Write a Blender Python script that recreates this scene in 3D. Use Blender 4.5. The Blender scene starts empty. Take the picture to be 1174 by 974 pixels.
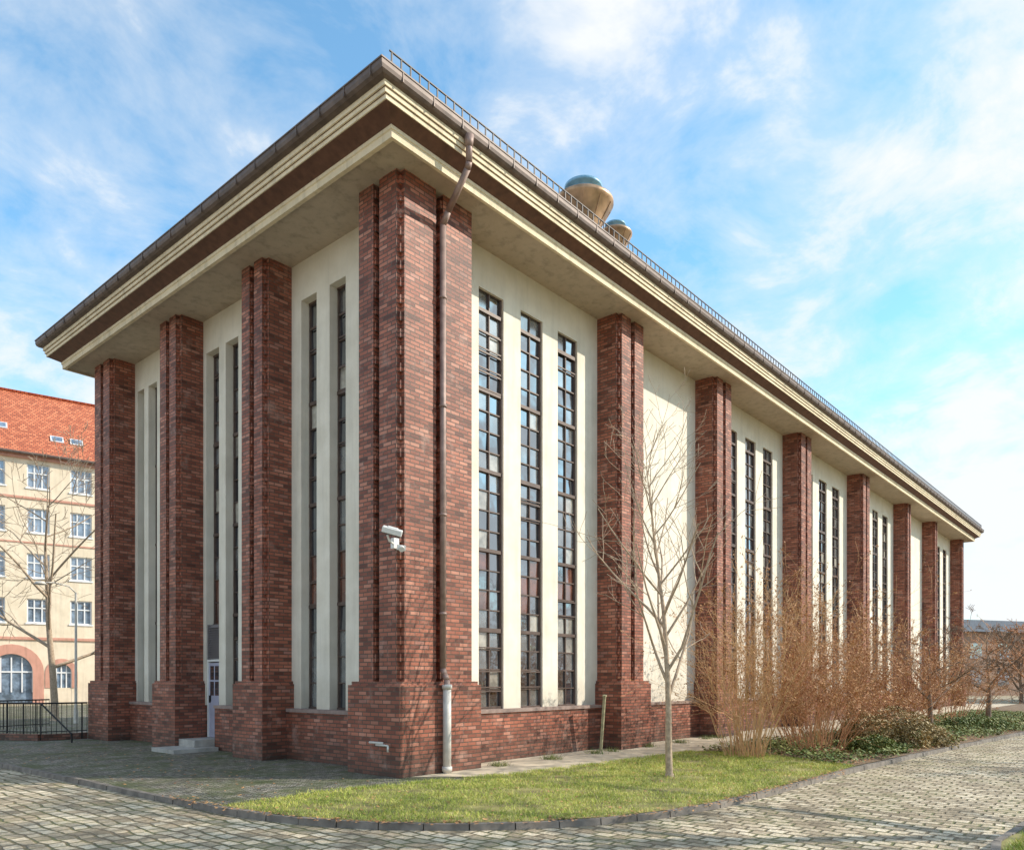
import bpy, bmesh, math, random
import numpy as np
from mathutils import Vector, Matrix
random.seed(7); rng=np.random.default_rng(7)
scene=bpy.context.scene

# ---------------------------------------------------------------- helpers
def new_mat(name):
    m=bpy.data.materials.new(name); m.use_nodes=True
    nt=m.node_tree; b=nt.nodes['Principled BSDF']
    return m,nt,b
def N(nt,t,**kw):
    n=nt.nodes.new(t)
    for k,v in kw.items(): setattr(n,k,v)
    return n
def ramp(nt,stops,interp='LINEAR'):
    r=N(nt,'ShaderNodeValToRGB'); cr=r.color_ramp; cr.interpolation=interp
    while len(cr.elements)<len(stops): cr.elements.new(0.5)
    for e,(p,c) in zip(cr.elements,stops):
        e.position=p; e.color=(c[0],c[1],c[2],1)
    return r
def mixrgb(nt,a,b,fac,mode='MIX'):
    m=N(nt,'ShaderNodeMix',data_type='RGBA',blend_type=mode)
    for s,v in ((m.inputs[6],a),(m.inputs[7],b),(m.inputs[0],fac)):
        if isinstance(v,bpy.types.NodeSocket): nt.links.new(v,s)
        elif isinstance(v,(tuple,list)): s.default_value=(v[0],v[1],v[2],1)
        else: s.default_value=v
    return m.outputs[2]
def math_(nt,op,a,b=None,clamp=False):
    m=N(nt,'ShaderNodeMath',operation=op); m.use_clamp=clamp
    for i,v in enumerate((a,b)):
        if v is None: continue
        if isinstance(v,bpy.types.NodeSocket): nt.links.new(v,m.inputs[i])
        else: m.inputs[i].default_value=v
    return m.outputs[0]
def noise(nt,vec,scale,detail=4,rough=.55,dist=0):
    n=N(nt,'ShaderNodeTexNoise'); n.inputs['Scale'].default_value=scale
    n.inputs['Detail'].default_value=detail; n.inputs['Roughness'].default_value=rough
    n.inputs['Distortion'].default_value=dist
    if vec is not None: nt.links.new(vec,n.inputs['Vector'])
    return n.outputs['Fac']
def position(nt): return N(nt,'ShaderNodeNewGeometry').outputs['Position']
def bump(nt,b,h,strength=.4,dist=.01):
    bp=N(nt,'ShaderNodeBump'); bp.inputs['Strength'].default_value=strength
    bp.inputs['Distance'].default_value=dist
    nt.links.new(h,bp.inputs['Height']); nt.links.new(bp.outputs[0],b.inputs['Normal'])
    return bp.outputs[0]

def simple(name,col,rough=.6,metal=0,var=.15,scale=3.,bmp=0.0):
    m,nt,b=new_mat(name); p=position(nt)
    f=noise(nt,p,scale,2)
    r=ramp(nt,[(.25,[c*(1-var) for c in col]),(.75,[min(1,c*(1+var)) for c in col])])
    nt.links.new(f,r.inputs[0]); nt.links.new(r.outputs[0],b.inputs['Base Color'])
    b.inputs['Roughness'].default_value=rough; b.inputs['Metallic'].default_value=metal
    if bmp: bump(nt,b,noise(nt,p,scale*12,2),.5,bmp)
    return m

def facade_uv(nt):
    g=N(nt,'ShaderNodeNewGeometry')
    sp=N(nt,'ShaderNodeSeparateXYZ'); nt.links.new(g.outputs['Position'],sp.inputs[0])
    sn=N(nt,'ShaderNodeSeparateXYZ'); nt.links.new(g.outputs['True Normal'],sn.inputs[0])
    ay=math_(nt,'ABSOLUTE',sn.outputs[1]); isy=math_(nt,'GREATER_THAN',ay,.5)
    az=math_(nt,'ABSOLUTE',sn.outputs[2]); isz=math_(nt,'GREATER_THAN',az,.5)
    use=math_(nt,'MAXIMUM',isy,isz)
    a=math_(nt,'MULTIPLY',sp.outputs[0],use)
    ib=math_(nt,'SUBTRACT',1.0,use); b_=math_(nt,'MULTIPLY',sp.outputs[1],ib)
    u=math_(nt,'ADD',a,b_)
    iz=math_(nt,'SUBTRACT',1.0,isz)
    v=math_(nt,'ADD',math_(nt,'MULTIPLY',sp.outputs[2],iz),math_(nt,'MULTIPLY',sp.outputs[1],isz))
    c=N(nt,'ShaderNodeCombineXYZ'); nt.links.new(u,c.inputs[0]); nt.links.new(v,c.inputs[1])
    return c.outputs[0],g.outputs['Position'],sp.outputs[2]

def bricktex(nt,vec,w,h,mortar,smooth=.1,off=.5):
    t=N(nt,'ShaderNodeTexBrick'); t.offset=off
    nt.links.new(vec,t.inputs['Vector'])
    t.inputs['Color1'].default_value=(0,0,0,1); t.inputs['Color2'].default_value=(1,1,1,1)
    t.inputs['Mortar'].default_value=(.5,.5,.5,1); t.inputs['Scale'].default_value=1
    t.inputs['Mortar Size'].default_value=mortar; t.inputs['Mortar Smooth'].default_value=smooth
    t.inputs['Brick Width'].default_value=w; t.inputs['Row Height'].default_value=h
    t.inputs['Bias'].default_value=0
    return t

def brick_material():
    m,nt,b=new_mat('clinker_brick'); uv,pos,z=facade_uv(nt)
    t=bricktex(nt,uv,.25,.083,.010,.1)
    r=ramp(nt,[(0,(.15,.046,.028)),(.22,(.27,.080,.046)),(.5,(.36,.115,.066)),(.8,(.42,.150,.090)),(.94,(.52,.23,.155)),(1,(.30,.13,.10))])
    nt.links.new(t.outputs['Color'],r.inputs[0])
    # darker header courses every fourth row
    row=math_(nt,'MODULO',z,.332); hd=math_(nt,'LESS_THAN',row,.083)
    c=mixrgb(nt,r.outputs[0],(.66,.64,.64),math_(nt,'MULTIPLY',hd,.75),'MULTIPLY')
    c=mixrgb(nt,c,(.10,.07,.05),t.outputs['Fac'])
    big=ramp(nt,[(.3,(.70,.68,.68)),(.7,(1.15,1.12,1.12))]); nt.links.new(noise(nt,pos,.9,3),big.inputs[0])
    c=mixrgb(nt,c,big.outputs[0],1.0,'MULTIPLY')
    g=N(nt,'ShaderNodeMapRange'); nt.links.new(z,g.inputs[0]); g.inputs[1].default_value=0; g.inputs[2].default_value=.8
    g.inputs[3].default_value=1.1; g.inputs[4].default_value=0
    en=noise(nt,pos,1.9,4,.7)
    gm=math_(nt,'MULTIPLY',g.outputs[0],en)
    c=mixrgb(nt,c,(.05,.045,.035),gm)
    ef=ramp(nt,[(.56,(0,0,0)),(.8,(.42,.42,.42))]); nt.links.new(en,ef.inputs[0])
    c=mixrgb(nt,c,(.64,.44,.36),ef.outputs[0])
    nt.links.new(c,b.inputs['Base Color']); b.inputs['Roughness'].default_value=.6
    inv=math_(nt,'SUBTRACT',1.0,t.outputs['Fac'])
    h=math_(nt,'ADD',inv,math_(nt,'MULTIPLY',noise(nt,pos,45,1),.35))
    h=math_(nt,'ADD',h,math_(nt,'MULTIPLY',t.outputs['Color'],.35))
    bump(nt,b,h,.9,.014)
    return m

def stucco_material(name,col,streak=.35,drip=None):
    m,nt,b=new_mat(name); uv,pos,z=facade_uv(nt)
    mp=N(nt,'ShaderNodeMapping'); nt.links.new(pos,mp.inputs[0]); mp.inputs['Scale'].default_value=(3.5,3.5,.25)
    s=noise(nt,mp.outputs[0],1.3,4,.65)
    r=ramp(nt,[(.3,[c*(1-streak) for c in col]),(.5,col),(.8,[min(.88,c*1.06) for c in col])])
    nt.links.new(s,r.inputs[0])
    r2=ramp(nt,[(.3,(.87,.86,.83)),(.65,(1.03,1.03,1.03))]); nt.links.new(noise(nt,pos,1.1,4,.65),r2.inputs[0])
    c=mixrgb(nt,r.outputs[0],r2.outputs[0],1.0,'MULTIPLY')
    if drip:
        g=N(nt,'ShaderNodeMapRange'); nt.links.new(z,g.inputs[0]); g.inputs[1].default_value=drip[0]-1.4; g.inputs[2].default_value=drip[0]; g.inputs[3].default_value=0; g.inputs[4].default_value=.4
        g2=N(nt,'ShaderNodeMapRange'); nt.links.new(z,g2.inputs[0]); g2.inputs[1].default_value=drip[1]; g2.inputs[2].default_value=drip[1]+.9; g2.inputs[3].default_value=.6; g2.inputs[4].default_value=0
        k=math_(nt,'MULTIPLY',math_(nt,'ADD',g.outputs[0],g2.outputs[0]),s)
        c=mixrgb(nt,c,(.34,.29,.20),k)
    nt.links.new(c,b.inputs['Base Color']); b.inputs['Roughness'].default_value=.85
    bump(nt,b,noise(nt,pos,60,2,.7),.5,.008)
    return m

M={}
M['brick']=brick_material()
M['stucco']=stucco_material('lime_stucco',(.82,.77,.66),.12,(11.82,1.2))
M['cornice']=stucco_material('painted_cornice',(.80,.69,.50),.22)
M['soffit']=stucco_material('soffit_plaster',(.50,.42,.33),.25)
M['wood']=simple('dark_wood',(.12,.055,.035),.6,0,.3,6)
M['gutter']=simple('zinc_gutter',(.13,.095,.08),.55,.2,.3,5)
M['roof']=simple('roof_sheet',(.16,.15,.15),.6,0,.2,3)
M['steel']=simple('dark_steel',(.05,.04,.038),.55,.1,.3,4)
M['frame']=simple('window_steel',(.11,.075,.062),.5,.1,.3,4)
M['black']=simple('black_iron',(.02,.02,.02),.5,.5,.2,4)
M['pipe']=simple('pipe_zinc',(.30,.21,.18),.55,.2,.3,6)
M['castiron']=simple('pipe_painted',(.60,.57,.52),.5,0,.15,6)
M['white']=simple('white_enamel',(.75,.75,.73),.4,0,.06,4)
M['door']=simple('door_paint',(.42,.42,.52),.45,0,.1,4)
M['louvre']=simple('louvre_grey',(.22,.20,.20),.5,0,.1,4)
M['concrete']=simple('concrete',(.42,.40,.36),.9,0,.25,4,.006)
M['sill']=simple('sill_stone',(.30,.22,.19),.8,0,.25,6,.004)
M['bark']=simple('bark',(.42,.32,.23),.9,0,.35,14)
M['barkd']=simple('bark_dark',(.20,.14,.10),.9,0,.35,8)
M['twig']=simple('twig_ochre',(.42,.20,.095),.8,0,.4,3)
M['twig2']=simple('twig_straw',(.58,.35,.17),.8,0,.35,3)
M['copper']=simple('copper_vent',(.46,.29,.17),.42,.45,.5,3)
M['bluecap']=simple('blue_cap',(.20,.42,.60),.4,.1,.25,4)

def glass_mat(name,base,rough,refl=.34,tint=(.80,.88,.96)):
    m,nt,b=new_mat(name)
    p=position(nt)
    r=ramp(nt,[(.35,[c*.5 for c in base]),(.7,[c*1.6 for c in base])]); nt.links.new(noise(nt,p,1.6,3,.7),r.inputs[0])
    nt.links.new(r.outputs[0],b.inputs['Base Color']); b.inputs['Roughness'].default_value=rough
    nrm=bump(nt,b,noise(nt,p,2.5,1),.16,.02)
    gl_=N(nt,'ShaderNodeBsdfGlossy'); gl_.inputs['Roughness'].default_value=rough; gl_.inputs['Color'].default_value=(*tint,1)
    nt.links.new(nrm,gl_.inputs['Normal'])
    mx=N(nt,'ShaderNodeMixShader'); mx.inputs[0].default_value=refl
    nt.links.new(b.outputs[0],mx.inputs[1]); nt.links.new(gl_.outputs[0],mx.inputs[2])
    nt.links.new(mx.outputs[0],nt.nodes['Material Output'].inputs['Surface'])
    return m
M['glass']=glass_mat('window_glass',(.035,.037,.042),.03)
M['glassl']=glass_mat('window_blind_reflection',(.42,.39,.33),.12,.25)  # pale base: blinds, and bright sky reflection painted into the pane colour
M['glassm']=glass_mat('window_grey_reflection',(.16,.16,.155),.10)  # mid-grey base stands in for sky reflected on some panes
M['glassr']=glass_mat('window_inner_brown',(.16,.06,.035),.08,.2)

def obj(name,V,F,mats,parent=None,mi=None,smooth=False,recalc=True):
    me=bpy.data.meshes.new(name); me.from_pydata([tuple(v) for v in V],[],F)
    if not isinstance(mats,(list,tuple)): mats=[mats]
    for m in mats: me.materials.append(m)
    if mi is not None:
        me.polygons.foreach_set('material_index',mi)
    if recalc:
        bm=bmesh.new(); bm.from_mesh(me); bmesh.ops.recalc_face_normals(bm,faces=bm.faces); bm.to_mesh(me); bm.free()
    if smooth: me.polygons.foreach_set('use_smooth',[True]*len(me.polygons))
    me.update()
    o=bpy.data.objects.new(name,me); scene.collection.objects.link(o)
    if parent: o.parent=parent
    return o
def empty(name,loc=(0,0,0),rot=0):
    o=bpy.data.objects.new(name,None); scene.collection.objects.link(o); o.location=loc; o.rotation_euler=(0,0,rot); return o

class G:
    def __init__(s): s.V=[];s.F=[];s.M=[]; s.tips=[]
    def box(s,x0,x1,y0,y1,z0,z1,mi=0):
        n=len(s.V)
        s.V+=[(x0,y0,z0),(x1,y0,z0),(x1,y1,z0),(x0,y1,z0),(x0,y0,z1),(x1,y0,z1),(x1,y1,z1),(x0,y1,z1)]
        for f in ((0,3,2,1),(4,5,6,7),(0,1,5,4),(1,2,6,5),(2,3,7,6),(3,0,4,7)):
            s.F.append(tuple(n+i for i in f)); s.M.append(mi)
    def abox(s,ax,u0,u1,d0,d1,z0,z1,mi=0):
        if ax=='x': s.box(u0,u1,d0,d1,z0,z1,mi)
        else: s.box(d0,d1,u0,u1,z0,z1,mi)
    def quad(s,pts,mi=0):
        n=len(s.V); s.V+=list(pts); s.F.append(tuple(range(n,n+len(pts)))); s.M.append(mi)
    def tube(s,p0,p1,r0,r1,n=5,mi=0,cap=False):
        p0=Vector(p0);p1=Vector(p1); d=(p1-p0)
        if d.length<1e-6: return
        d.normalize(); a=d.orthogonal(); a.normalize(); b=d.cross(a)
        k=len(s.V)
        for (p,r) in ((p0,r0),(p1,r1)):
            for i in range(n):
                t=2*math.pi*i/n; q=p+a*(math.cos(t)*r)+b*(math.sin(t)*r); s.V.append((q.x,q.y,q.z))
        for i in range(n):
            j=(i+1)%n; s.F.append((k+i,k+j,k+n+j,k+n+i)); s.M.append(mi)
        if cap:
            s.F.append(tuple(k+n+i for i in range(n))); s.M.append(mi)
            s.F.append(tuple(k+i for i in reversed(range(n)))); s.M.append(mi)
    def path(s,pts,r,n=10,mi=0):
        for a,b in zip(pts[:-1],pts[1:]): s.tube(a,b,r,r,n,mi,True)
    def lathe(s,c,prof,n=32,mi=0):
        k=len(s.V)
        for (r,z) in prof:
            for i in range(n):
                t=2*math.pi*i/n; s.V.append((c[0]+r*math.cos(t),c[1]+r*math.sin(t),c[2]+z))
        for q in range(len(prof)-1):
            for i in range(n):
                j=(i+1)%n; s.F.append((k+q*n+i,k+q*n+j,k+(q+1)*n+j,k+(q+1)*n+i)); s.M.append(mi)
    def make(s,name,mats,parent=None,smooth=False,recalc=True):
        return obj(name,s.V,s.F,mats,parent,s.M,smooth,recalc)

# ---------------------------------------------------------------- main building
B=empty('brick_hall_building')
ZT=11.82; ZL=1.85; ZS=1.2; ZW=10.9; WP=.85
XE=53.0; YE=15.07
piers_x=[(7.88,9.22),(13.62,14.91),(21.15,22.5),(29.3,30.55),(37.5,38.4),(44.1,44.9),(52.2,53.0)]
piers_y=[(4.92,6.05),(9.24,10.4),(13.6,14.95)]
bk=G()
def teeth(ax,u0,u1,d0,d1):
    z=ZL+.05
    while z<ZT-.1:
        bk.abox(ax,u0,u1,d0,d1,z,z+.166); z+=.332
def pier(ax,a,b):
    m=(a+b)/2; n=.11; g=.10
    bk.abox(ax,a+n,m-g,.12,.9,ZL-.05,ZT+.05); bk.abox(ax,a,m-g-.02,.12+n,.9,ZL-.05,ZT+.05)
    bk.abox(ax,m+g,b-n,.12,.9,ZL-.05,ZT+.05); bk.abox(ax,m+g+.02,b,.12+n,.9,ZL-.05,ZT+.05)
    bk.abox(ax,m-g-.1,m+g+.1,.62,.88,ZL-.05,ZT+.05)
    teeth(ax,a+.05,a+n+.01,.17,.12+n+.01); teeth(ax,b-n-.01,b-.05,.17,.12+n+.01)
    teeth(ax,m-g-.01,m-g+.05,.16,.3); teeth(ax,m+g-.05,m+g+.01,.16,.3)
    bk.abox(ax,a-.1,b+.1,0,.93,-.1,ZL-.07); bk.abox(ax,a-.06,b+.06,.045,.92,ZL-.07,ZL)
for a,b in piers_x: pier('x',a,b)
for a,b in piers_y: pier('y',a,b)
bk.box(.23,1.07,.12,.6,ZL-.05,ZT+.05); bk.box(1.28,2.12,.125,.93,ZL-.05,ZT+.05)
bk.box(.12,.6,.23,.75,ZL-.05,ZT+.05); bk.box(.125,.93,.94,1.40,ZL-.05,ZT+.05)
bk.box(.55,2.1,.55,1.38,ZL-.05,ZT+.05)
teeth('x',.17,.235,.17,.235); teeth('x',1.06,1.12,.16,.3); teeth('x',1.23,1.29,.16,.3)
teeth('y',.74,.79,.16,.3); teeth('y',.90,.95,.16,.3)
bk.box(0,2.28,0,1.60,-.1,ZL-.07); bk.box(.05,2.23,.05,1.54,ZL-.07,ZL)
edges_x=[2.28]+[v for p in piers_x for v in (p[0]-.1,p[1]+.1)]
bays_x=[(edges_x[i],edges_x[i+1]) for i in range(0,len(edges_x)-1,2)]
edges_y=[1.60]+[v for p in piers_y for v in (p[0]-.1,p[1]+.1)]
bays_y=[(edges_y[i],edges_y[i+1]) for i in range(0,len(edges_y)-1,2)]
sl=G()
for a,b in bays_x:
    bk.box(a-.01,b+.01,.66,.95,-.1,ZS-.08); sl.box(a+.003,b-.003,.62,.95,ZS-.08,ZS)
for i,(a,b) in enumerate(bays_y):
    if i==1: b=8.25
    bk.box(.66,.95,a-.01,b+.01,-.1,ZS-.08); sl.box(.62,.95,a+.003,b-.003,ZS-.08,ZS)
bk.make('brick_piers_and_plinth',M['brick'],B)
sl.make('plinth_sill',M['sill'],B)

st=G(); gl=G(); fr=G()
def wall(ax,u0,u1,opens,door=None):
    cur=u0
    for (a,b) in opens:
        st.abox(ax,cur,a,WP,WP+.4,ZS-.02,ZW); cur=b
    st.abox(ax,cur,u1,WP,WP+.4,ZS-.02,ZW)
    st.abox(ax,u0,u1,WP,WP+.4,ZW,ZT+.1)
def pane(ax,a,b,z0,z1,d,mi):
    ta=random.gauss(0,.016); tb=random.gauss(0,.016)
    uc=(a+b)/2; zc=(z0+z1)/2; pts=[]
    for (u,z) in ((a,z0),(b,z0),(b,z1),(a,z1)):
        dd=d+ta*(u-uc)+tb*(z-zc)
        pts.append((u,dd,z) if ax=='x' else (dd,u,z))
    if ax=='y': pts.reverse()
    gl.quad(pts,mi)
def window(ax,a,b,z0,z1,d,cols,rh):
    rows=max(1,round((z1-z0)/rh)); h=(z1-z0)/rows; w=(b-a)/cols
    for r in range(rows):
        for c in range(cols):
            q=random.random(); zz=(z0+h*r)
            mi=0
            if 3.2<zz<4.6 and q<.5: mi=3
            elif q<.10: mi=1
            elif q<.38: mi=2
            pane(ax,a+w*c,a+w*(c+1),z0+h*r,z0+h*(r+1),d,mi)
            if c==0 and random.random()<.16:
                fr.abox(ax,a+.05,b-.05,d-.075,d-.05,z0+h*r+.03,z0+h*r+.06); fr.abox(ax,a+.05,b-.05,d-.075,d-.05,z0+h*(r+1)-.06,z0+h*(r+1)-.03)
    fr.abox(ax,a,a+.045,d-.05,d+.03,z0,z1); fr.abox(ax,b-.045,b,d-.05,d+.03,z0,z1)
    for c in range(1,cols): fr.abox(ax,a+w*c-.014,a+w*c+.014,d-.045,d+.02,z0,z1)
    for r in range(rows+1):
        t=.04 if r%4==0 else .015; e=.065 if r%4==0 else .04
        fr.abox(ax,a+.003,b-.003,d-e,d+.015,max(z0,z0+h*r-t),min(z1,z0+h*r+t))
for i,(a,b) in enumerate(bays_x):
    a2=a-.2; b2=b+.2
    if i in (1,5): wall('x',a2,b2,[]); continue
    c=(a+b)/2; W=(b-a)+.1; k=W/5.6
    ops=[]
    for j in (-1,0,1):
        ops.append((c+j*1.49*k-.43*k,c+j*1.49*k+.43*k))
    wall('x',WP if i==0 else a2,b2,ops)
    for (p,q) in ops: window('x',p,q,ZS,ZW,WP+.11,2,.46)
for i,(a,b) in enumerate(bays_y):
    if i==0: ops=[(1.70,2.30),(2.80,3.40),(3.90,4.52)]
    elif i==1: ops=[(6.35,6.98),(7.38,8.03),(8.38,9.08)]
    else: ops=[(11.2,11.75),(12.08,12.66),(12.95,13.42)]
    wall('y',WP+.41 if i==0 else a-.2,b+.2,ops)
    for j,(p,q) in enumerate(ops):
        z0=ZS if not (i==1 and j==2) else 3.4
        window('y',p,q,z0,ZW,WP+.27,1,.62)
st.box(XE-.1,XE+.0,1.3,YE-.1,0,ZT+.1); st.box(WP+.01,XE-.1,YE-.3,YE-.12,0,ZT+.1)
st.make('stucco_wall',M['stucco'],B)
gl.make('window_panes',[M['glass'],M['glassl'],M['glassm'],M['glassr']],B,recalc=False)
fr.make('window_frames',M['frame'],B)
# door
d=G(); Y0,Y1=8.38,9.08
dx=WP+.06
d.box(dx,dx+.05,Y0,Y1,.30,2.35,0)
d.box(dx-.03,dx+.06,Y0,Y0+.06,.30,2.38,4); d.box(dx-.03,dx+.06,Y1-.06,Y1,.30,2.38,4)
d.box(dx-.03,dx+.06,Y0,Y0+.05,2.44,3.4,2); d.box(dx-.03,dx+.06,Y1-.05,Y1,2.44,3.4,2); d.box(dx-.032,dx+.06,Y0+.003,Y1-.003,2.38,2.44,4)
d.box(dx+.052,dx+.07,Y0+.05,Y1-.05,2.44,3.4,2)
for zz in (1.45,1.88):
    for yy in (Y0+.12,Y0+.38):
        d.box(dx-.006,dx+.01,yy,yy+.20,zz,zz+.38,1)
for zz in (.45,.9):
    d.box(dx-.015,dx+.01,Y0+.13,Y1-.13,zz,zz+.38,0)
z=2.46
while z<3.36:
    d.quad([(dx-.02,Y0+.06,z),(dx-.02,Y1-.06,z),(dx+.05,Y1-.06,z+.07),(dx+.05,Y0+.06,z+.07)],2); z+=.065
d.box(dx-.05,dx,Y1-.16,Y1-.13,1.25,1.45,3)
d.make('entrance_door',[M['door'],M['glass'],M['louvre'],M['black'],M['white']],B)
s=G(); s.box(-.6,.6,7.95,9.2,-.1,.10); s.box(.1,.95,8.26,9.13,.09,.29); s.make('entrance_steps',M['concrete'],B)

# cornice
def corners(o,z):
    ax=o*1.12 if o>0 else o; by=o*.86 if o>0 else o
    return [(-ax,-by,z),(XE+.1+ax,-by,z),(XE+.1+ax,YE+.1+by,z),(-ax,YE+.1+by,z)]
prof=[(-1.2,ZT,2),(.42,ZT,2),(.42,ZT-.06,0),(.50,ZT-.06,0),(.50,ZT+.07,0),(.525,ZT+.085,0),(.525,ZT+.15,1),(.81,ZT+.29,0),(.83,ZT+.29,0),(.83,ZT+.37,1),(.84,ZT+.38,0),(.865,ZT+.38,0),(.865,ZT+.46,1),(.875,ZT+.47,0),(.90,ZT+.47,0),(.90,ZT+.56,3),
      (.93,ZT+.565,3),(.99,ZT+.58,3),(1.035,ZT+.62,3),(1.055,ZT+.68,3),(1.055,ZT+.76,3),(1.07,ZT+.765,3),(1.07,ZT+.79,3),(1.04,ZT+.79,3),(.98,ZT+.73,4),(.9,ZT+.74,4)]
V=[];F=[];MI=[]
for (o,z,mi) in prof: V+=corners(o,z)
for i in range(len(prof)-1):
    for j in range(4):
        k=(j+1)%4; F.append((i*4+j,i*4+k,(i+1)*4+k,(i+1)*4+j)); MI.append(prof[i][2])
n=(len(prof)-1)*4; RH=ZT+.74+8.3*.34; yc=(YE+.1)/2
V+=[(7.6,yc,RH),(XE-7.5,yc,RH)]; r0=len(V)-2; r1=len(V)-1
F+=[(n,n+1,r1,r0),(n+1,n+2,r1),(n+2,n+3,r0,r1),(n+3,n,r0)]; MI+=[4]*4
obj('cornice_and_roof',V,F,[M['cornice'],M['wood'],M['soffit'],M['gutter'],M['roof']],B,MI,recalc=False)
gb=G()
y=-.6
while y<YE+.6:
    gb.box(-1.195,-1.0,y-.012,y+.012,ZT+.60,ZT+.775); y+=.75
x=-.7
while x<XE+.8:
    gb.box(x-.012,x+.012,-.918,-.77,ZT+.60,ZT+.775); x+=.75
gb.make('gutter_brackets',M['gutter'],B)
sg=G(); x=-.9; 
while x<XE+.8:
    sg.box(x-.013,x+.013,-.845,-.825,ZT+.70,ZT+1.05); x+=.22
sg.box(-.95,XE+.8,-.85,-.822,ZT+1.04,ZT+1.06); sg.box(-.95,XE+.8,-.847,-.823,ZT+.86,ZT+.872)
sg.make('snow_guard',M['steel'],B)
def vent(cx,cy,rim,R,zb):
    g=G()
    g.lathe((cx,cy,0),[(R*.40,zb),(R*.40,rim-R*1.25),(R*.46,rim-R*1.15),(R*.50,rim-R*.98),(R*.94,rim-R*.24),(R*1.0,rim-R*.18),(R*1.0,rim-R*.08),(R*.93,rim-R*.02),(R*.55,rim+R*.05)],40,0)
    g.lathe((cx,cy,0),[(R*.50,rim+R*.0),(R*.50,rim+R*.34),(R*.62,rim+R*.36),(R*.62,rim+R*.46),(R*.42,rim+R*.58),(R*.2,rim+R*.63),(0.001,rim+R*.64)],36,1)
    for i in range(10):
        a=i*math.pi/5; g.tube((cx+math.cos(a)*R*.51,cy+math.sin(a)*R*.51,rim-R*.99),(cx+math.cos(a)*R*.95,cy+math.sin(a)*R*.95,rim-R*.25),.012,.012,5,0)
    o=g.make('roof_ventilator',[M['copper'],M['bluecap']],B,True)
vent(8.55,1.8,15.80,.88,13.2); vent(10.4,1.9,15.72,.52,13.2)
# downpipe
p=G()
p.path([(1.02,-.86,ZT+.62),(1.02,-.86,ZT+.10),(1.04,-.80,ZT+.0),(1.15,-.15,ZT-.52),(1.17,0.02,ZT-.72),(1.17,.02,2.1),(1.15,-.05,1.98),(1.15,-.12,1.88),(1.15,-.12,1.6)],.064,12,0)
for zz in (9.6,7.4,5.2,3.2): p.tube((1.17,.02,zz),(1.17,.02,zz+.05),.08,.08,12,0,True)
p.tube((1.02,-.86,ZT+.60),(1.02,-.86,ZT+.38),.10,.07,12,0,True)
p.path([(1.15,-.12,1.75),(1.15,-.12,-.05)],.085,14,1)
for zz in (1.70,.05): p.tube((1.15,-.12,zz),(1.15,-.12,zz+.09),.105,.105,14,1,True)
p.make('downpipe',[M['pipe'],M['castiron']],B,True)
p=G(); p.path([(.02,.55,.62),(-.12,.55,.62),(-.12,.2,.62),(-.12,.2,.50)],.02,8,0); p.path([(-.12,.75,.66),(-.12,.35,.66)],.025,8,0)
p.make('water_tap',M['castiron'],B,True)

FL=empty('floodlight',(0,0,0))
g=G(); g.box(.0,.13,.16,.26,4.42,4.62,0); g.path([(.05,.2,4.5),(-.18,.08,4.52),(-.26,.05,4.62)],.02,8,0)
g.make('bracket',M['white'],FL)
g=G(); g.box(-.19,.19,-.10,.10,-.055,.055,0); g.box(-.17,.17,-.085,.085,-.07,-.05,1); g.box(-.1,.1,-.06,.06,.05,.075,0)
o=g.make('lamp_head',[M['white'],M['glass']],FL); o.location=(-.18,.0,4.70); o.rotation_euler=(math.radians(18),math.radians(14),math.radians(-40))
bv=o.modifiers.new('b','BEVEL'); bv.width=.012
g=G(); g.box(-.08,.08,-.06,.06,-.05,.05,0); g.tube((0,-.05,0),(0,-.12,-.03),.05,.055,14,0,True)
o=g.make('sensor',[M['white']],FL); o.location=(.06,.02,4.42); o.rotation_euler=(.2,.1,-.6)

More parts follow.
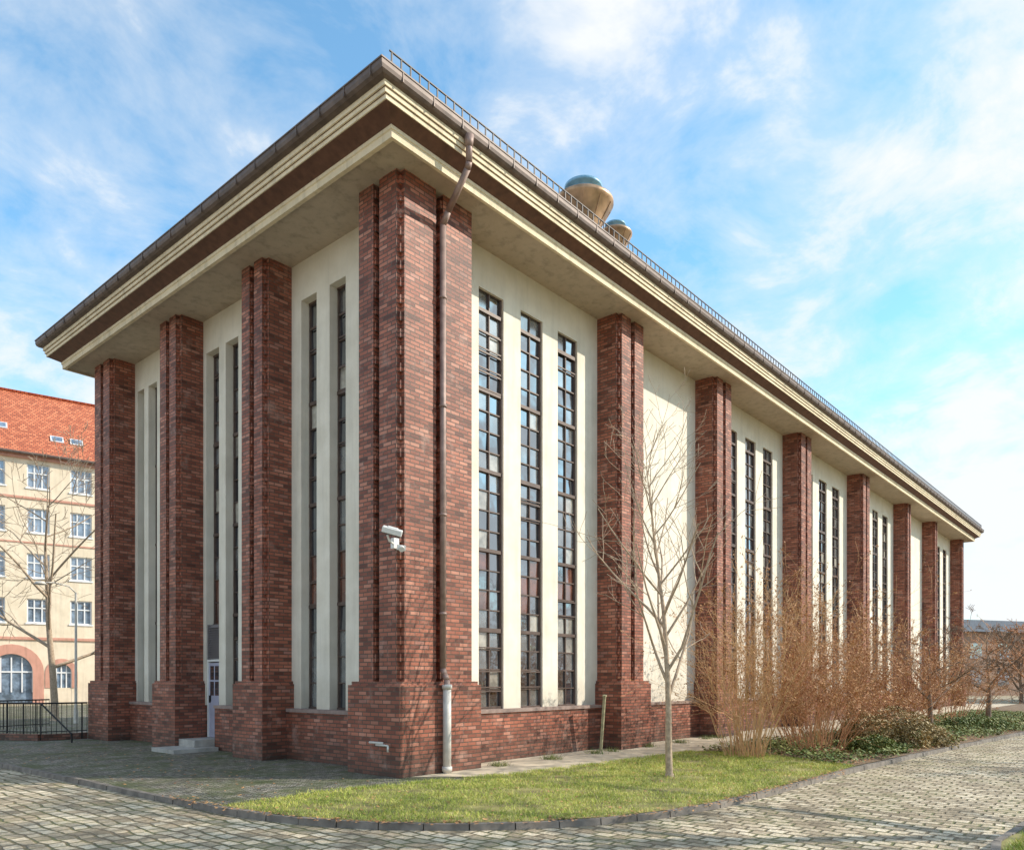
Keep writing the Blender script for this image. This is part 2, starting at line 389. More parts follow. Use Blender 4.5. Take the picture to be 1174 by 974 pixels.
# ---------------------------------------------------------------- ground
def cob_material(name,w,h,cols,mort,rot=0.,distort=.03,bstr=1.0,moss=0.,mw=.10,mosscol=(.09,.11,.035),dirt=None,ml=.48):
    m,nt,b=new_mat(name); pos=position(nt)
    nz=N(nt,'ShaderNodeTexNoise'); nz.inputs['Scale'].default_value=2.2; nz.inputs['Detail'].default_value=1; nt.links.new(pos,nz.inputs['Vector'])
    sub=N(nt,'ShaderNodeVectorMath',operation='SUBTRACT'); nt.links.new(nz.outputs['Color'],sub.inputs[0]); sub.inputs[1].default_value=(.5,.5,.5)
    sc=N(nt,'ShaderNodeVectorMath',operation='SCALE'); nt.links.new(sub.outputs[0],sc.inputs[0]); sc.inputs['Scale'].default_value=distort*6
    ad=N(nt,'ShaderNodeVectorMath',operation='ADD'); nt.links.new(pos,ad.inputs[0]); nt.links.new(sc.outputs[0],ad.inputs[1])
    mp=N(nt,'ShaderNodeMapping'); mp.inputs['Rotation'].default_value=(0,0,rot); nt.links.new(ad.outputs[0],mp.inputs[0])
    t=bricktex(nt,mp.outputs[0],w,h,w*mw,.7,.45)
    r=ramp(nt,cols); nt.links.new(t.outputs['Color'],r.inputs[0])
    bn=noise(nt,pos,.45,4,.65)
    big=ramp(nt,[(.3,(.62,.58,.52)),(.64,(1.12,1.1,1.06))]); nt.links.new(bn,big.inputs[0])
    c=mixrgb(nt,r.outputs[0],big.outputs[0],1.0,'MULTIPLY')
    fn=noise(nt,pos,22,3,.7)
    fine=ramp(nt,[(.3,(.62,.62,.62)),(.7,(1.2,1.2,1.2))]); nt.links.new(fn,fine.inputs[0])
    c=mixrgb(nt,c,fine.outputs[0],1.0,'MULTIPLY')
    mn=noise(nt,pos,1.1,5,.72)
    # mossy joints in patches
    jm=ramp(nt,[(.42,mort),(.58,(.10,.12,.035))]); nt.links.new(mn,jm.inputs[0])
    c=mixrgb(nt,c,jm.outputs[0],t.outputs['Fac'])
    if moss:
        mm=ramp(nt,[(ml,(0,0,0)),(ml+.2,(moss,moss,moss))]); nt.links.new(mn,mm.inputs[0])
        c=mixrgb(nt,c,mosscol,mm.outputs[0])
    if dirt:
        dm=ramp(nt,[(.34,(dirt[3],)*3),(.47,(0,0,0))]); nt.links.new(mn,dm.inputs[0])
        c=mixrgb(nt,c,dirt[:3],dm.outputs[0])
    nt.links.new(c,b.inputs['Base Color']); b.inputs['Roughness'].default_value=.75
    inv=math_(nt,'SUBTRACT',1.0,t.outputs['Fac'])
    h_=math_(nt,'ADD',inv,math_(nt,'MULTIPLY',fn,.7))
    h_=math_(nt,'ADD',h_,math_(nt,'MULTIPLY',t.outputs['Color'],.6))
    bump(nt,b,h_,bstr,.035)
    return m
M['setts']=cob_material('granite_setts',.27,.20,[(0,(.34,.28,.20)),(.35,(.58,.49,.36)),(.75,(.72,.63,.48)),(1,(.80,.71,.56))],(.20,.15,.09),math.radians(90),.028,1.0,.5,.10,(.33,.29,.15),(.17,.14,.09,.75),.5)
M['mosaic']=cob_material('mosaic_paving',.10,.085,[(0,(.15,.14,.12)),(.5,(.29,.27,.23)),(1,(.46,.43,.37))],(.10,.09,.06),math.radians(40),.02,.9,.95,.12,(.10,.12,.04),None,.44)
M['kerb']=simple('kerb_granite',(.20,.175,.15),.85,0,.35,5,.01)
M['earth']=simple('earth',(.19,.13,.08),.95,0,.4,1.5,.02)
M['gravel']=simple('sandy_gravel',(.54,.46,.34),.95,0,.35,2.5,.012)
def grassbase():
    m,nt,b=new_mat('grass_base'); p=position(nt)
    r=ramp(nt,[(.3,(.15,.12,.06)),(.5,(.24,.22,.07)),(.7,(.38,.33,.14))]); nt.links.new(noise(nt,p,1.6,4,.65),r.inputs[0])
    nt.links.new(r.outputs[0],b.inputs['Base Color']); b.inputs['Roughness'].default_value=.95
    return m
M['grassb']=grassbase()
def blade_mat(name,c0,c1,c2,sc=1.2):
    m,nt,b=new_mat(name); p=position(nt)
    wn=N(nt,'ShaderNodeTexWhiteNoise'); 
    q=N(nt,'ShaderNodeVectorMath',operation='SNAP'); nt.links.new(p,q.inputs[0]); q.inputs[1].default_value=(.03,.03,10)
    nt.links.new(q.outputs[0],wn.inputs['Vector'])
    f=math_(nt,'ADD',math_(nt,'MULTIPLY',wn.outputs['Value'],.4),math_(nt,'MULTIPLY',noise(nt,p,sc,3,.65),.75))
    r=ramp(nt,[(.38,c0),(.56,c1),(.76,c2)]); nt.links.new(f,r.inputs[0])
    nt.links.new(r.outputs[0],b.inputs['Base Color']); b.inputs['Roughness'].default_value=.6
    return m
M['blade']=blade_mat('grass_blades',(.16,.23,.025),(.40,.48,.06),(.68,.62,.17))
M['ivy']=blade_mat('ivy_leaves',(.06,.10,.025),(.14,.21,.045),(.36,.34,.12))
M['dry']=blade_mat('dry_leaves',(.22,.09,.04),(.46,.22,.09),(.64,.38,.17))

def sheet(name,pts,z,mat):
    return obj(name,[(x,y,z) for x,y in pts],[tuple(range(len(pts)))],mat,None)
sheet('ground',[(-900,-900),(900,-900),(900,900),(-900,900)],-.12,M['earth'])
sheet('cobbled_road',[(-70,-60),(110,-60),(110,58),(-70,58)],-.08,M['setts'])
kerb=[(-4.5,50),(-4.2,20),(-4.12,8),(-4.05,4),(-3.97,1),(-3.93,-.4),(-3.85,-1.3),(-3.6,-2.4),(-3.14,-3.35),(-2.55,-4.1),(-1.8,-4.8),(-.9,-5.35),(.1,-5.7),(1.4,-5.92),(3.2,-6.0),(6.8,-6.02),(12,-6.3),(22.4,-7.1),(40,-8.3),(75,-11)]
kerb2=[(75,-15),(22,-11.0),(6,-9.95),(2.3,-9.72),(.7,-9.62),(.1,-9.72),(-.35,-10.1),(-.6,-10.8),(-.7,-14),(-.7,-55)]
isl=kerb+[(75,50)]
sheet('pavement',isl,0.0,M['mosaic'])
sheet('verge_lawn_soil',kerb2+[(75,-55)],-.004,M['grassb'])
def offset(path,o):
    out=[]
    for i,p in enumerate(path):
        a=Vector(path[max(0,i-1)]); b=Vector(path[min(len(path)-1,i+1)]); t=(b-a).normalized(); nn=Vector((-t.y,t.x))
        out.append((p[0]+nn.x*o,p[1]+nn.y*o))
    return out
def resample(path,step):
    P=[Vector(p) for p in path]; out=[]; acc=0
    for a,b in zip(P[:-1],P[1:]):
        L=(b-a).length; t=acc
        while t<L: out.append(a.lerp(b,t/L)); t+=step
        acc=t-L
    return out
for kpath in (kerb,kerb2):
    kg=G(); rp=resample(kpath,.6)
    for a,b in zip(rp[:-1],rp[1:]):
        t=(b-a); L=t.length; t.normalize(); nn=Vector((-t.y,t.x)); j=random.uniform(-.008,.008)
        a2=a+t*.006; b2=b-t*.006; zt=.012+random.uniform(-.008,.010); W_=.05
        p=[a2-nn*(W_+j),b2-nn*(W_+j),b2+nn*(W_+j),a2+nn*(W_+j)]
        k=len(kg.V)
        kg.V+=[(q.x,q.y,-.14) for q in p]+[(p[0]+nn*.015).to_tuple()+(zt,),(p[1]+nn*.015).to_tuple()+(zt,),(p[2]).to_tuple()+(zt,),(p[3]).to_tuple()+(zt,)]
        for f in ((4,5,6,7),(0,1,5,4),(1,2,6,5),(2,3,7,6),(3,0,4,7)): kg.F.append(tuple(k+i for i in f)); kg.M.append(0)
    kg.make('kerb',M['kerb'])
sheet('gravel_path',[(.3,-.02),(2.0,-1.75),(10,-2.0),(60,-2.2),(60,1.0),(.3,1.0)],.004,M['gravel'])
inn=offset(kerb,.06)
gp=[p for p in inn if p[1]<-.3 and p[0]<7.2]
grass=gp+[(7.9,-5.95),(9.5,-3.0),(8.6,-1.75),(4,-1.55),(1.5,-1.25),(-.6,-.75),(-2.4,-.35)]
sheet('lawn_soil',grass,.010,M['grassb'])
bed=[(7.9,-5.95)]+[p for p in inn if p[0]>7.9]+[(75,-2.3),(20,-2.2),(8.6,-1.75),(9.5,-3.0)]
sheet('planting_bed',bed,.014,M['earth'])

def inpoly(X,Y,poly):
    ins=np.zeros(len(X),bool); n=len(poly); j=n-1
    for i in range(n):
        xi,yi=poly[i]; xj,yj=poly[j]
        c=((yi>Y)!=(yj>Y)); 
        with np.errstate(divide='ignore',invalid='ignore'):
            c&=(X<(xj-xi)*(Y-yi)/(yj-yi+1e-12)+xi)
        ins^=c; j=i
    return ins
def scatter_mesh(name,X,Y,Z,size,width,lean,mat,kind='blade',parent=None):
    n=len(X); th=rng.uniform(0,2*np.pi,n); la=rng.normal(0,lean,n); lb=rng.normal(0,lean,n)
    h=size*rng.uniform(.5,1.3,n); w=width*rng.uniform(.7,1.3,n)
    cx,sx=np.cos(th),np.sin(th)
    if kind=='blade':
        v=np.empty((n,3,3)); v[:,0]=np.stack([X-cx*w,Y-sx*w,Z],1); v[:,1]=np.stack([X+cx*w,Y+sx*w,Z],1)
        v[:,2]=np.stack([X+la*h,Y+lb*h,Z+h],1); k=3
    else:
        tilt=rng.uniform(-1,1,n)*lean; v=np.empty((n,4,3)); k=4
        ax=np.stack([cx,sx,tilt],1)*h[:,None]; bx=np.stack([-sx,cx,rng.uniform(-1,1,n)*lean],1)*w[:,None]
        c=np.stack([X,Y,Z],1); v[:,0]=c-ax; v[:,1]=c-bx; v[:,2]=c+ax; v[:,3]=c+bx
    me=bpy.data.meshes.new(name); me.vertices.add(n*k); me.vertices.foreach_set('co',v.reshape(-1))
    me.loops.add(n*k); me.loops.foreach_set('vertex_index',np.arange(n*k,dtype=np.int32))
    me.polygons.add(n); me.polygons.foreach_set('loop_start',np.arange(0,n*k,k,dtype=np.int32)); me.polygons.foreach_set('loop_total',np.full(n,k,dtype=np.int32))
    me.update(calc_edges=True); me.materials.append(mat)
    o=bpy.data.objects.new(name,me); scene.collection.objects.link(o)
    if parent: o.parent=parent
    return o
def samp(poly,n):
    P=np.array(poly); X=rng.uniform(P[:,0].min(),P[:,0].max(),n); Y=rng.uniform(P[:,1].min(),P[:,1].max(),n)
    m=inpoly(X,Y,poly); return X[m],Y[m]
X,Y=samp(grass,120000); 
dens=(np.sin(X*2.1+1)*np.sin(Y*2.7+X)+np.sin(X*5.3)*np.sin(Y*4.9)*.6+rng.normal(0,.6,len(X)))>-.55
X,Y=X[dens],Y[dens]
e0=np.array([(-2.4,-.35),(-.6,-.75),(1.5,-1.25),(4,-1.55),(8.6,-1.75)]); tx=rng.uniform(0,1,9000)*11-2.4
ty=np.interp(tx,e0[:,0],e0[:,1]); keep=rng.random(9000)<(.5+.5*np.sin(tx*3.1)*np.sin(tx*7.7))
fx=tx[keep]; fy=ty[keep]+np.abs(rng.normal(0,.13,keep.sum()))
X=np.concatenate([X,fx]); Y=np.concatenate([Y,fy])
scatter_mesh('lawn_grass',X,Y,np.full(len(X),.006),.05,.0045,.6,M['blade'])
X,Y=samp([(-.6,-10.6),(.3,-9.75),(6,-10.05),(9,-10.3),(9,-12),(-.6,-12)],35000)
scatter_mesh('verge_grass',X,Y,np.full(len(X),-.006),.06,.0045,.6,M['blade'])
bedn=[(7.6,-5.9),(12,-6.15),(22.4,-6.95),(40,-8.1),(40,-2.3),(20,-2.2),(8.4,-1.9),(9.3,-3.0)]
X,Y=samp(bedn,60000)
cl=(np.sin(X*1.3)*np.sin(Y*1.9+1)+rng.normal(0,.5,len(X)))>-.2
Xa,Ya=X[cl],Y[cl]
scatter_mesh('ivy_groundcover',Xa,Ya,rng.uniform(.02,.2,len(Xa)),.04,.035,.7,M['ivy'],'leaf')
Xb,Yb=X[~cl][:9000],Y[~cl][:9000]
kp=np.array(resample(kerb[4:16],.01)); kp=kp[rng.integers(0,len(kp),600)]+rng.normal(0,.09,(600,2))
Xg,Yg=samp(grass,900); Xp=rng.uniform(-3.8,-.1,350); Yp=rng.uniform(0,14,350)
LX=np.concatenate([Xb,Xg,Xp,kp[:,0]]); LY=np.concatenate([Yb,Yg,Yp,kp[:,1]]); LZ=np.concatenate([rng.uniform(.02,.05,len(Xb)),np.full(len(Xg),.03),np.full(len(Xp),.008),np.full(len(kp),.026)])
scatter_mesh('fallen_leaves',LX,LY,LZ,.032,.022,.25,M['dry'],'leaf')
Xc=rng.uniform(2.5,14,5000); Yc=rng.normal(.0,.12,5000)-.05; kk=(np.sin(Xc*3)+np.sin(Xc*7.1))>.9
scatter_mesh('wall_weeds',Xc[kk],Yc[kk],np.full(kk.sum(),.005),.12,.006,.6,M['ivy'])

# ---------------------------------------------------------------- trees
def rv(s): return Vector((random.gauss(0,s),random.gauss(0,s),random.gauss(0,s)))
def branch(g,p,d,L,r,lvl,maxl,up,n0=7,spread=.6,wig=.10,kids=(2,4),minr=.0025):
    steps=5 if lvl<2 else (4 if lvl<maxl else 3); pts=[Vector(p)]; rs=[r]; d=Vector(d).normalized()
    for i in range(steps):
        d=(d+rv(wig)+Vector((0,0,up))).normalized(); q=pts[-1]+d*(L/steps)
        pts.append(q); rs.append(max(minr,r*(1-.62*(i+1)/steps)))
    ns=max(3,n0-lvl*2)
    for i in range(steps): g.tube(pts[i],pts[i+1],rs[i],rs[i+1],ns)
    if lvl>=maxl:
        g.tips+=pts[1:]; return
    k=random.randint(*kids)
    for i in range(k):
        t=random.uniform(.3,1.0); idx=min(steps-1,int(t*steps)); base=pts[idx].lerp(pts[idx+1],t*steps-idx)
        dd=(pts[idx+1]-pts[idx]).normalized(); side=rv(1); side=(side-dd*side.dot(dd)).normalized()
        nd=(dd*(1-spread*.5)+side*spread)
        branch(g,base,nd,L*random.uniform(.45,.75)*(1.1-.4*t),rs[idx]*.58,lvl+1,maxl,up,n0,spread,wig*1.15,kids,minr)
def tree(name,loc,H,trunk,r,mat,seed,maxl=4,nb=14,up=.06,spread=.7,first=.35,kids=(3,4),lean=(0,0),minr=.003):
    random.seed(seed); g=G(); p=Vector((0,0,-.05)); d=Vector((lean[0],lean[1],1)).normalized(); n=10; pts=[p.copy()]
    g.tube(p+Vector((0,0,-.05)),p+Vector((0,0,.12)),r*1.7,r*1.1,9)
    for i in range(n):
        d=(d+rv(.03)).normalized(); p=p+d*(H*.9/n); pts.append(p.copy())
    rr=lambda t: max(minr,r*(1-t)**.9)
    for i in range(n): g.tube(pts[i],pts[i+1],rr(i/n),rr((i+1)/n),9 if i<6 else 6)
    for b in range(nb):
        t=first+(1-first)*(b/nb)**.9*.97; i=min(n-1,int(t*n)); base=pts[i].lerp(pts[i+1],t*n-i)
        a=b*2.4+random.uniform(-.5,.5); el=math.radians(random.uniform(30,55))
        nd=Vector((math.cos(a)*math.cos(el)*spread*1.3,math.sin(a)*math.cos(el)*spread*1.3,math.sin(el)))
        branch(g,base,nd,trunk*H*(1-.6*(t-first)/(1-first))*random.uniform(.8,1.15),rr(t)*.55+minr,1,maxl,up,7,.62,.08,kids,minr)
    o=g.make(name,mat,None,True,False); o.location=loc; return o
tree('young_bare_tree',(3.6,-3.78,0),7.3,.36,.072,M['bark'],11,3,24,.09,.5,.24,(3,4),minr=.0045)
def shrub(name,loc,h,R,n,mat,seed,tw=5,up=.03,r=.008,rad=.35,arch=0,leaves=6000,minr=.003):
    random.seed(seed); g=G()
    for i in range(n):
        a=random.uniform(0,2*math.pi); q=math.sqrt(random.random()); b=Vector((math.cos(a)*q*rad,math.sin(a)*q*rad,-.02))
        out=R*q/h; d=Vector((math.cos(a)*out+random.gauss(0,.12),math.sin(a)*out+random.gauss(0,.12),1))
        branch(g,b,d,h*random.uniform(.4,1.1),r*random.uniform(.7,1.3),2,4,up-arch*q,7,.55,.11,(2,tw),minr)
    o=g.make(name,mat,None,False,False); o.location=loc
    if leaves:
        T=np.array([t.to_tuple() for t in g.tips]); T=T[rng.integers(0,len(T),leaves)]+rng.normal(0,.025,(leaves,3))
        T=T[T[:,2]>.2*h]
        scatter_mesh('dry_seed_heads',T[:,0],T[:,1],T[:,2],.032,.014,.9,M['dry'],'leaf',o)
    return o
shrub('bare_shrub',(8.3,-3.3,0),3.3,1.2,75,M['twig2'],21,5,.03,.012,.55,0,5000)
shrub('bare_shrub',(10.4,-4.3,0),2.9,1.5,65,M['twig'],22,5,.01,.012,.7,.02,9000)
shrub('bare_shrub',(12.6,-3.2,0),3.7,1.5,65,M['twig2'],23,5,.02,.013,.8,0,9000)
shrub('bare_shrub',(16.5,-3.9,0),2.9,1.8,55,M['twig'],24,5,.0,.014,.9,.02,9000,.005)
shrub('bare_shrub',(21.5,-3.4,0),3.4,1.8,40,M['twig2'],26,5,.02,.015,.9,0,7000,.006)
shrub('bare_shrub',(26,-4.2,0),3.0,1.8,40,M['twig'],25,5,.02,.016,.9,0,7000,.006)
tree('ornamental_bare_tree',(19.6,-4.9,0),3.8,.55,.10,M['barkd'],31,4,11,.0,1.1,.28,(3,4),minr=.007)
tree('ornamental_bare_tree',(30.5,-4.9,0),4.4,.6,.13,M['barkd'],32,4,10,.0,1.1,.25,(3,4),minr=.010)
tree('ornamental_bare_tree',(36,-7.0,0),4.8,.6,.13,M['twig'],33,4,10,.0,1.1,.2,(3,4),minr=.012)
tree('ornamental_bare_tree',(45,-5.0,0),5.5,.6,.13,M['twig'],34,4,10,.0,1.1,.2,(3,4),minr=.014)
def mound(name,loc,R,h,n,mat):
    u=rng.normal(0,1,(n,3)); u/=np.linalg.norm(u,axis=1)[:,None]; u[:,2]=np.abs(u[:,2]); rr=rng.uniform(.6,1,n)**.5*(1+.2*np.sin(u[:,0]*5)*np.cos(u[:,1]*6))
    o=scatter_mesh(name,u[:,0]*rr*R,u[:,1]*rr*R,u[:,2]*rr*h,.045,.022,1.0,mat,'leaf'); o.location=loc; return o
M['mound']=blade_mat('mound_leaves',(.13,.11,.045),(.32,.24,.10),(.52,.38,.18),3)
mound('low_evergreen_bush',(14.2,-5.0,0),1.5,1.0,10000,M['mound'])
mound('low_evergreen_bush',(11.6,-5.3,0),.7,.4,4000,M['ivy'])
mound('low_evergreen_bush',(23.5,-5.6,0),1.3,.5,4500,M['ivy'])
# trees on the far verge, outside the frame: they throw the broken shade on lawn and road and are reflected in the panes
tree('street_tree',(8,-16,-.0),18,.34,.26,M['barkd'],50,4,18,.05,.75,.38,(3,4),minr=.024)
tree('street_tree',(3.5,-19,-.0),17,.34,.24,M['barkd'],57,3,18,.05,.75,.38,(4,6),minr=.026)
for i,(x,y,h) in enumerate([(19,-18,11),(33,-20,12)]):
    tree('street_tree',(x,y,-.0),h,.38,.19,M['barkd'],51+i,3,14,.04,.8,.25,(4,5),minr=.012)
tree('courtyard_tree',(3.2,27.5,0),12.5,.5,.17,M['bark'],61,4,12,.03,1.0,.22,(3,4),minr=.012)
tree('courtyard_tree',(-9,36,0),12,.42,.2,M['bark'],62,4,12,.03,.9,.25,(3,4),minr=.012)
shrub('brown_hedge_shrub',(-3.2,33,0),2.4,1.8,50,M['barkd'],63,4,.02,.02,.8,0,0,.008)

# ---------------------------------------------------------------- railing and lamp by the rear corner
R_=empty('basement_railing')
g=G()
def rail(a,b,z0,z1,sp=.13):
    a=Vector(a);b=Vector(b); n=max(1,int((b-a).length/sp))
    for i in range(n+1):
        q=a.lerp(b,i/n); r=.022 if i%8==0 else .009; g.tube((q.x,q.y,z0-.05 if i%8 else z0-.2),(q.x,q.y,z1),r,r,6)
    for z,r in ((z1,.025),(z0+.05,.014)): g.tube((a.x,a.y,z),(b.x,b.y,z),r,r,8)
rail((-3.0,18.6),(-1.3,15.2),.22,1.15); rail((-1.3,15.2),(-.05,15.0),.22,1.15); rail((-3.0,18.6),(.5,20.0),.22,1.15)
g.tube((-1.3,15.2,1.15),(-.95,13.7,.25),.025,.025,8); g.tube((-.95,13.7,.25),(-.95,13.7,0),.025,.025,8)
g.make('rails',M['black'],R_)
g=G()
a=Vector((-3.0,18.6));b=Vector((-1.3,15.2)); t=(b-a).normalized(); nn=Vector((-t.y,t.x))*.12
for z0,z1,e in ((-.1,.2,0),):
    pp=[a-nn,b-nn,b+nn,a+nn]; k=len(g.V); g.V+=[(q.x,q.y,z0) for q in pp]+[(q.x,q.y,z1) for q in pp]
    for f in ((4,5,6,7),(0,1,5,4),(1,2,6,5),(2,3,7,6),(3,0,4,7)): g.F.append(tuple(k+i for i in f)); g.M.append(0)
g.box(-1.3,.0,15.08,15.3,-.1,.195)
g.make('low_wall',M['brick'],R_)
L_=empty('street_lamp',(3.0,24.5,0))
g=G(); g.tube((0,0,0),(0,0,5.6),.06,.045,10); pts=[(0,0,5.6),(-.3,-.05,5.85),(-.9,-.1,5.95),(-1.2,-.1,5.92)]; g.path(pts,.03,8); g.tube((0,0,0),(0,0,.6),.09,.09,10)
g.make('pole',M['castiron'],L_,True)
g=G(); g.lathe((-1.4,-.1,5.85),[(.02,.12),(.16,.08),(.24,0),(.2,-.03),(0.001,-.05)],20); o=g.make('lamp_head',M['castiron'],L_,True)

# ---------------------------------------------------------------- background apartment building (left)
ang=math.atan2(-.232,.972)
A=empty('apartment_building',(13.57,61.3,-.1),ang)
def tile_mat():
    m,nt,b=new_mat('clay_tiles'); tc=N(nt,'ShaderNodeTexCoord')
    t=bricktex(nt,tc.outputs['Object'],.30,.28,.03,.5,.5)
    r=ramp(nt,[(0,(.38,.10,.045)),(.5,(.55,.155,.07)),(1,(.66,.23,.11))]); nt.links.new(t.outputs['Color'],r.inputs[0])
    c=mixrgb(nt,r.outputs[0],(.18,.06,.04),t.outputs['Fac'])
    nt.links.new(c,b.inputs['Base Color']); b.inputs['Roughness'].default_value=.8; return m
M['tile']=tile_mat()
M['cream']=stucco_material('cream_render',(.80,.68,.52),.12)
M['pink']=stucco_material('red_trim',(.62,.32,.24),.2)
M['winw']=simple('white_window_frame',(.78,.78,.78),.5,0,.05,3)
M['bglass']=glass_mat('distant_glass',(.18,.24,.32),.06,.15)
zs=[19.1,15.35,11.55,7.75]; xs=[-.4+3.17*i for i in range(-12,7)]
g=G(); gp_=G()
x0,x1=-42.,22.
WW,WH=1.65,2.05
rows=sorted(zs)
def hband(z0,z1): g.box(x0,x1,0,.4,z0,z1,0)
hband(4.6,rows[0]-WH/2)
for i,zc in enumerate(rows):
    cur=x0
    for x in xs:
        g.box(cur,x-WW/2,0,.4,zc-WH/2,zc+WH/2,0); cur=x+WW/2
    g.box(cur,x1,0,.4,zc-WH/2,zc+WH/2,0)
    top=rows[i+1]-WH/2 if i<3 else 20.9
    hband(zc+WH/2,top)
    for x in xs:
        a,b=x-WW/2,x+WW/2; z0,z1=zc-WH/2,zc+WH/2
        gp_.quad([(a,.22,z0),(b,.22,z0),(b,.22,z1),(a,.22,z1)],1)
        for q in (a+.05,x-.28,x+.28,b-.05): gp_.box(q-.05,q+.05,.14,.2,z0,z1,0)
        for q in (z0+.05,z0+WH*.62,z1-.05): gp_.box(a,b,.145,.195,q-.05,q+.05,0)
        gp_.box(a-.1,b+.1,-.08,.02,z0-.12,z0,0)
def arch_wall(cx,w,spring,top,xa,xb):
    n=14; r=w/2
    g.box(xa,cx-r,0,.4,0,top,0); g.box(cx+r,xb,0,.4,0,top,0)
    P=[(cx-r*math.cos(math.pi*i/n),spring+r*math.sin(math.pi*i/n)) for i in range(n+1)]
    for (ax_,az),(bx_,bz) in zip(P[:-1],P[1:]):
        g.quad([(ax_,0,az),(bx_,0,bz),(bx_,0,top),(ax_,0,top)],0)
        g.quad([(ax_,0,az),(bx_,0,bz),(bx_,.4,bz),(ax_,.4,az)],0)
    sw=.45 if w<2.5 else .8
    for i in range(n):
        a0=math.pi*i/n; a1=math.pi*(i+1)/n; R2=r+sw
        q=[(cx-r*math.cos(a0),-.06,spring+r*math.sin(a0)),(cx-r*math.cos(a1),-.06,spring+r*math.sin(a1)),(cx-R2*math.cos(a1),-.06,spring+R2*math.sin(a1)),(cx-R2*math.cos(a0),-.06,spring+R2*math.sin(a0))]
        g.quad(q,1); g.quad([q[3],q[2],(q[2][0],0,q[2][2]),(q[3][0],0,q[3][2])],1)
    for s_ in (-1,1):
        xa_=cx+s_*r; g.box(min(xa_,xa_+s_*sw),max(xa_,xa_+s_*sw),-.06,-.001,0 if w>2.5 else spring-1.3,spring,1)
    gp_.quad([(cx-r,.25,.0),(cx+r,.25,.0),(cx+r,.25,spring+r),(cx-r,.25,spring+r)],1)
    gp_.box(cx-r,cx+r,.15,.22,spring-.06,spring+.06,0)
    for k in range(-2,3): gp_.box(cx+k*r*.5-.05,cx+k*r*.5+.05,.16,.21,0.9,spring+r*.8,0)
    if w<2.5: g.box(cx-r,cx+r,.02,.38,0,spring-1.3,0)
ops=[(-36,1.5),(-30,1.5),(-24,1.5),(-18,1.5),(-12,1.5),(-7,1.5),(-2.3,3.0),(1.3,1.5),(5.5,1.5),(10,1.5),(15,1.5)]
cur=x0
for i,(c,w) in enumerate(ops):
    nx=(c+ops[i+1][0])/2 if i<len(ops)-1 else x1
    arch_wall(c,w,2.6 if w>2.5 else 2.55,4.6,cur,nx); cur=nx
for z,h,pr in ((5.3,.22,.14),(17.1,.18,.1),(20.45,.45,.25),(13.4,.12,.06)): g.box(x0,x1,-pr,-.002,z,z+h,1)
g.box(x0,x0+.3,.4,14,0,20.9,0); g.box(x1-.3,x1,.4,14,0,20.9,0); g.box(x0,x1,13.7,14,0,20.9,0)
g.make('walls',[M['cream'],M['pink']],A); gp_.make('windows',[M['winw'],M['bglass']],A)
Ls=math.hypot(7.2,7.8)
for nm,rz,oy in (('roof_front',0,-.45),('roof_rear',math.pi,14.45)):
    g=G(); g.box(-32.3,32.3,0,Ls,-.05,.0,0); o=g.make(nm,M['tile'],A); o.location=((x0+x1)/2,oy,20.85); o.rotation_euler=(math.atan2(7.2,7.45),0,rz)
    if rz==0:
        for (sx,sy) in [(-12,3.6),(-7,3.6),(-3.0,3.9),(1.1,2.9),(2.6,2.9),(6,3.4),(9,3.4),(-18,3.6)]:
            h=G(); h.box(sx+10-.5,sx+10+.5,sy-.45,sy+.45,.0,.10,0); h.box(sx+10-.4,sx+10+.4,sy-.35,sy+.35,.10,.115,1)
            q=h.make('skylight',[M['winw'],M['bglass']],A); q.parent=o
g=G(); g.tube((x0,-.55,20.8),(x1,-.55,20.8),.12,.12,8); g.make('roof_gutter',M['gutter'],A)

C_=empty('distant_flat_building',(93,7,-.1),math.atan2(-.5,.86))
g=G(); g.box(-6,60,0,12,0,7.6,0)
g.make('walls',stucco_material('distant_brick_wall',(.34,.22,.16),.2),C_)
g=G(); g.box(-6.6,60.6,-.6,12.6,7.55,8.9,0); g.make('roof',simple('slate_roof',(.17,.20,.25),.6),C_)
g=G()
for i in range(14): g.box(-4+i*4.4,-2.2+i*4.4,-.05,.02,1.2,3.0,0); g.box(-4+i*4.4,-2.2+i*4.4,-.05,.02,4.4,6.2,0)
g.make('windows',M['glass'],C_)
for i in range(7):
    tree('ornamental_bare_tree',(62+i*4.5,-4-i*1.3+random.uniform(-2,2),-.1),random.uniform(6,8),.5,.16,M['twig'] if i%2 else M['barkd'],80+i,3,15,.02,1.0,.12,(4,6),minr=.035)
g=G(); g.box(-.045,.045,-.03,.03,-.05,1.45,0); g.box(-.06,.06,-.04,.04,1.45,1.5,0); o=g.make('wooden_stake',simple('old_wood',(.35,.33,.2),.8,0,.3,8)); o.location=(7.1,.2,0); o.rotation_euler=(.10,-.10,.3)

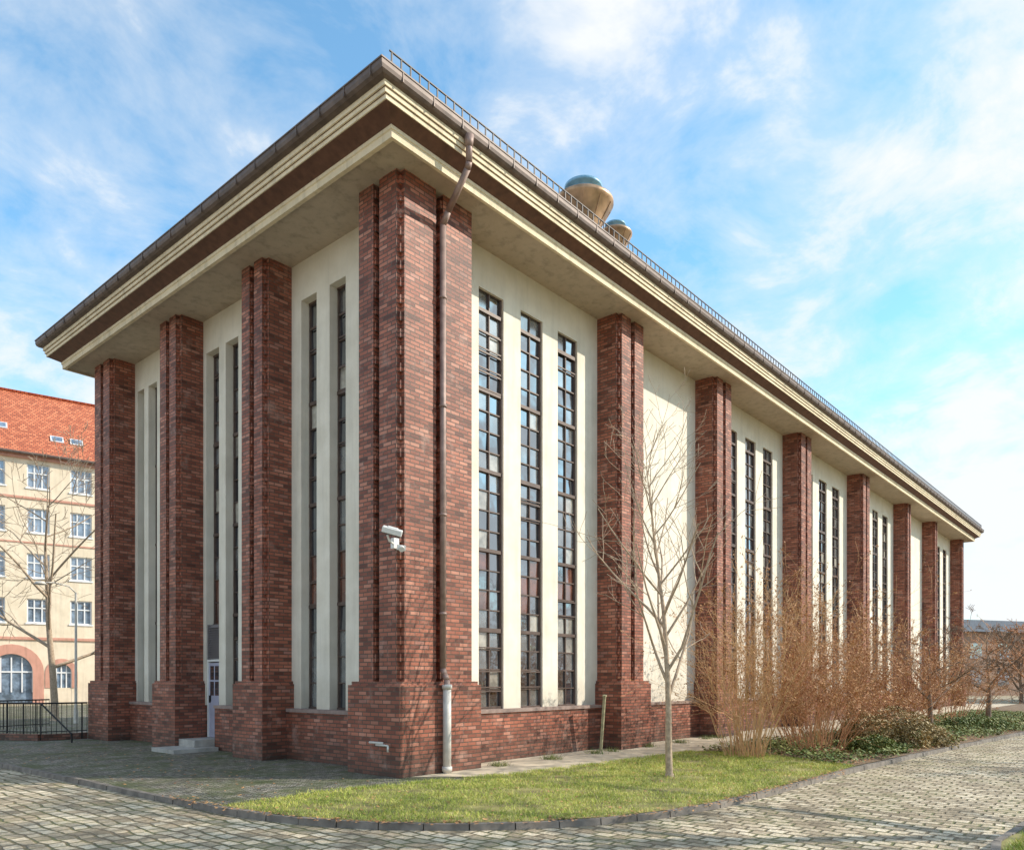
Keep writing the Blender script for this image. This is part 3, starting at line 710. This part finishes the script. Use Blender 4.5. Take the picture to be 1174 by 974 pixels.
# ---------------------------------------------------------------- world, sun, camera
EL=math.radians(33); sx,sy=.68,-.73; l=math.hypot(sx,sy); sx/=l; sy/=l
w=bpy.data.worlds.new('World'); scene.world=w; w.use_nodes=True; nt=w.node_tree
for n_ in list(nt.nodes): nt.nodes.remove(n_)
out=N(nt,'ShaderNodeOutputWorld'); bg=N(nt,'ShaderNodeBackground'); bg.inputs[1].default_value=.15
sky=N(nt,'ShaderNodeTexSky',sky_type='NISHITA'); sky.sun_disc=False; sky.sun_elevation=EL; sky.sun_rotation=math.atan2(sx,sy); sky.air_density=1.0; sky.dust_density=.6; sky.ozone_density=1.5
tc=N(nt,'ShaderNodeTexCoord'); sp=N(nt,'ShaderNodeSeparateXYZ'); nt.links.new(tc.outputs['Generated'],sp.inputs[0])
zc=math_(nt,'ADD',math_(nt,'MAXIMUM',sp.outputs[2],0.0),.25)
cx=math_(nt,'DIVIDE',sp.outputs[0],zc); cy=math_(nt,'DIVIDE',sp.outputs[1],zc)
cv=N(nt,'ShaderNodeCombineXYZ'); nt.links.new(cx,cv.inputs[0]); nt.links.new(cy,cv.inputs[1])
n1=noise(nt,cv.outputs[0],1.5,4,.58,.4); n2=noise(nt,cv.outputs[0],5,6,.64,.3)
f=math_(nt,'ADD',math_(nt,'MULTIPLY',n1,.60),math_(nt,'MULTIPLY',n2,.40))
hz=N(nt,'ShaderNodeMapRange'); nt.links.new(sp.outputs[2],hz.inputs[0]); hz.inputs[1].default_value=0; hz.inputs[2].default_value=.55; hz.inputs[3].default_value=.13; hz.inputs[4].default_value=0
f=math_(nt,'ADD',f,hz.outputs[0])
r=ramp(nt,[(.42,(.05,.05,.05)),(.51,(.40,.40,.40)),(.55,(.72,.72,.72)),(.60,(.98,.98,.98))]); nt.links.new(f,r.inputs[0])
tint=mixrgb(nt,sky.outputs[0],(1.30,2.05,2.10),1.0,'MULTIPLY')
c=mixrgb(nt,tint,(6.5,6.7,6.85),r.outputs[0])
nt.links.new(c,bg.inputs[0]); nt.links.new(bg.outputs[0],out.inputs[0])
ld=bpy.data.lights.new('sun','SUN'); ld.energy=5.0; ld.angle=math.radians(.5); ld.color=(1,.90,.76)
so=bpy.data.objects.new('sun',ld); scene.collection.objects.link(so)
so.rotation_euler=Vector((sx*math.cos(EL),sy*math.cos(EL),math.sin(EL))).to_track_quat('Z','Y').to_euler(); so.location=(20,-30,30)
cd=bpy.data.cameras.new('camera'); cam=bpy.data.objects.new('camera',cd); scene.collection.objects.link(cam); scene.camera=cam
cam.location=(-9.68,-11.19,1.9); v=Vector((.757,.653,0)); cam.rotation_euler=v.to_track_quat('-Z','Y').to_euler()
cd.sensor_width=36; cd.lens=36*878/1174; cd.shift_y=291/1174; cd.clip_end=3000; cd.clip_start=.1
scene.view_settings.view_transform='Standard'; scene.view_settings.look='None'; scene.view_settings.exposure=0
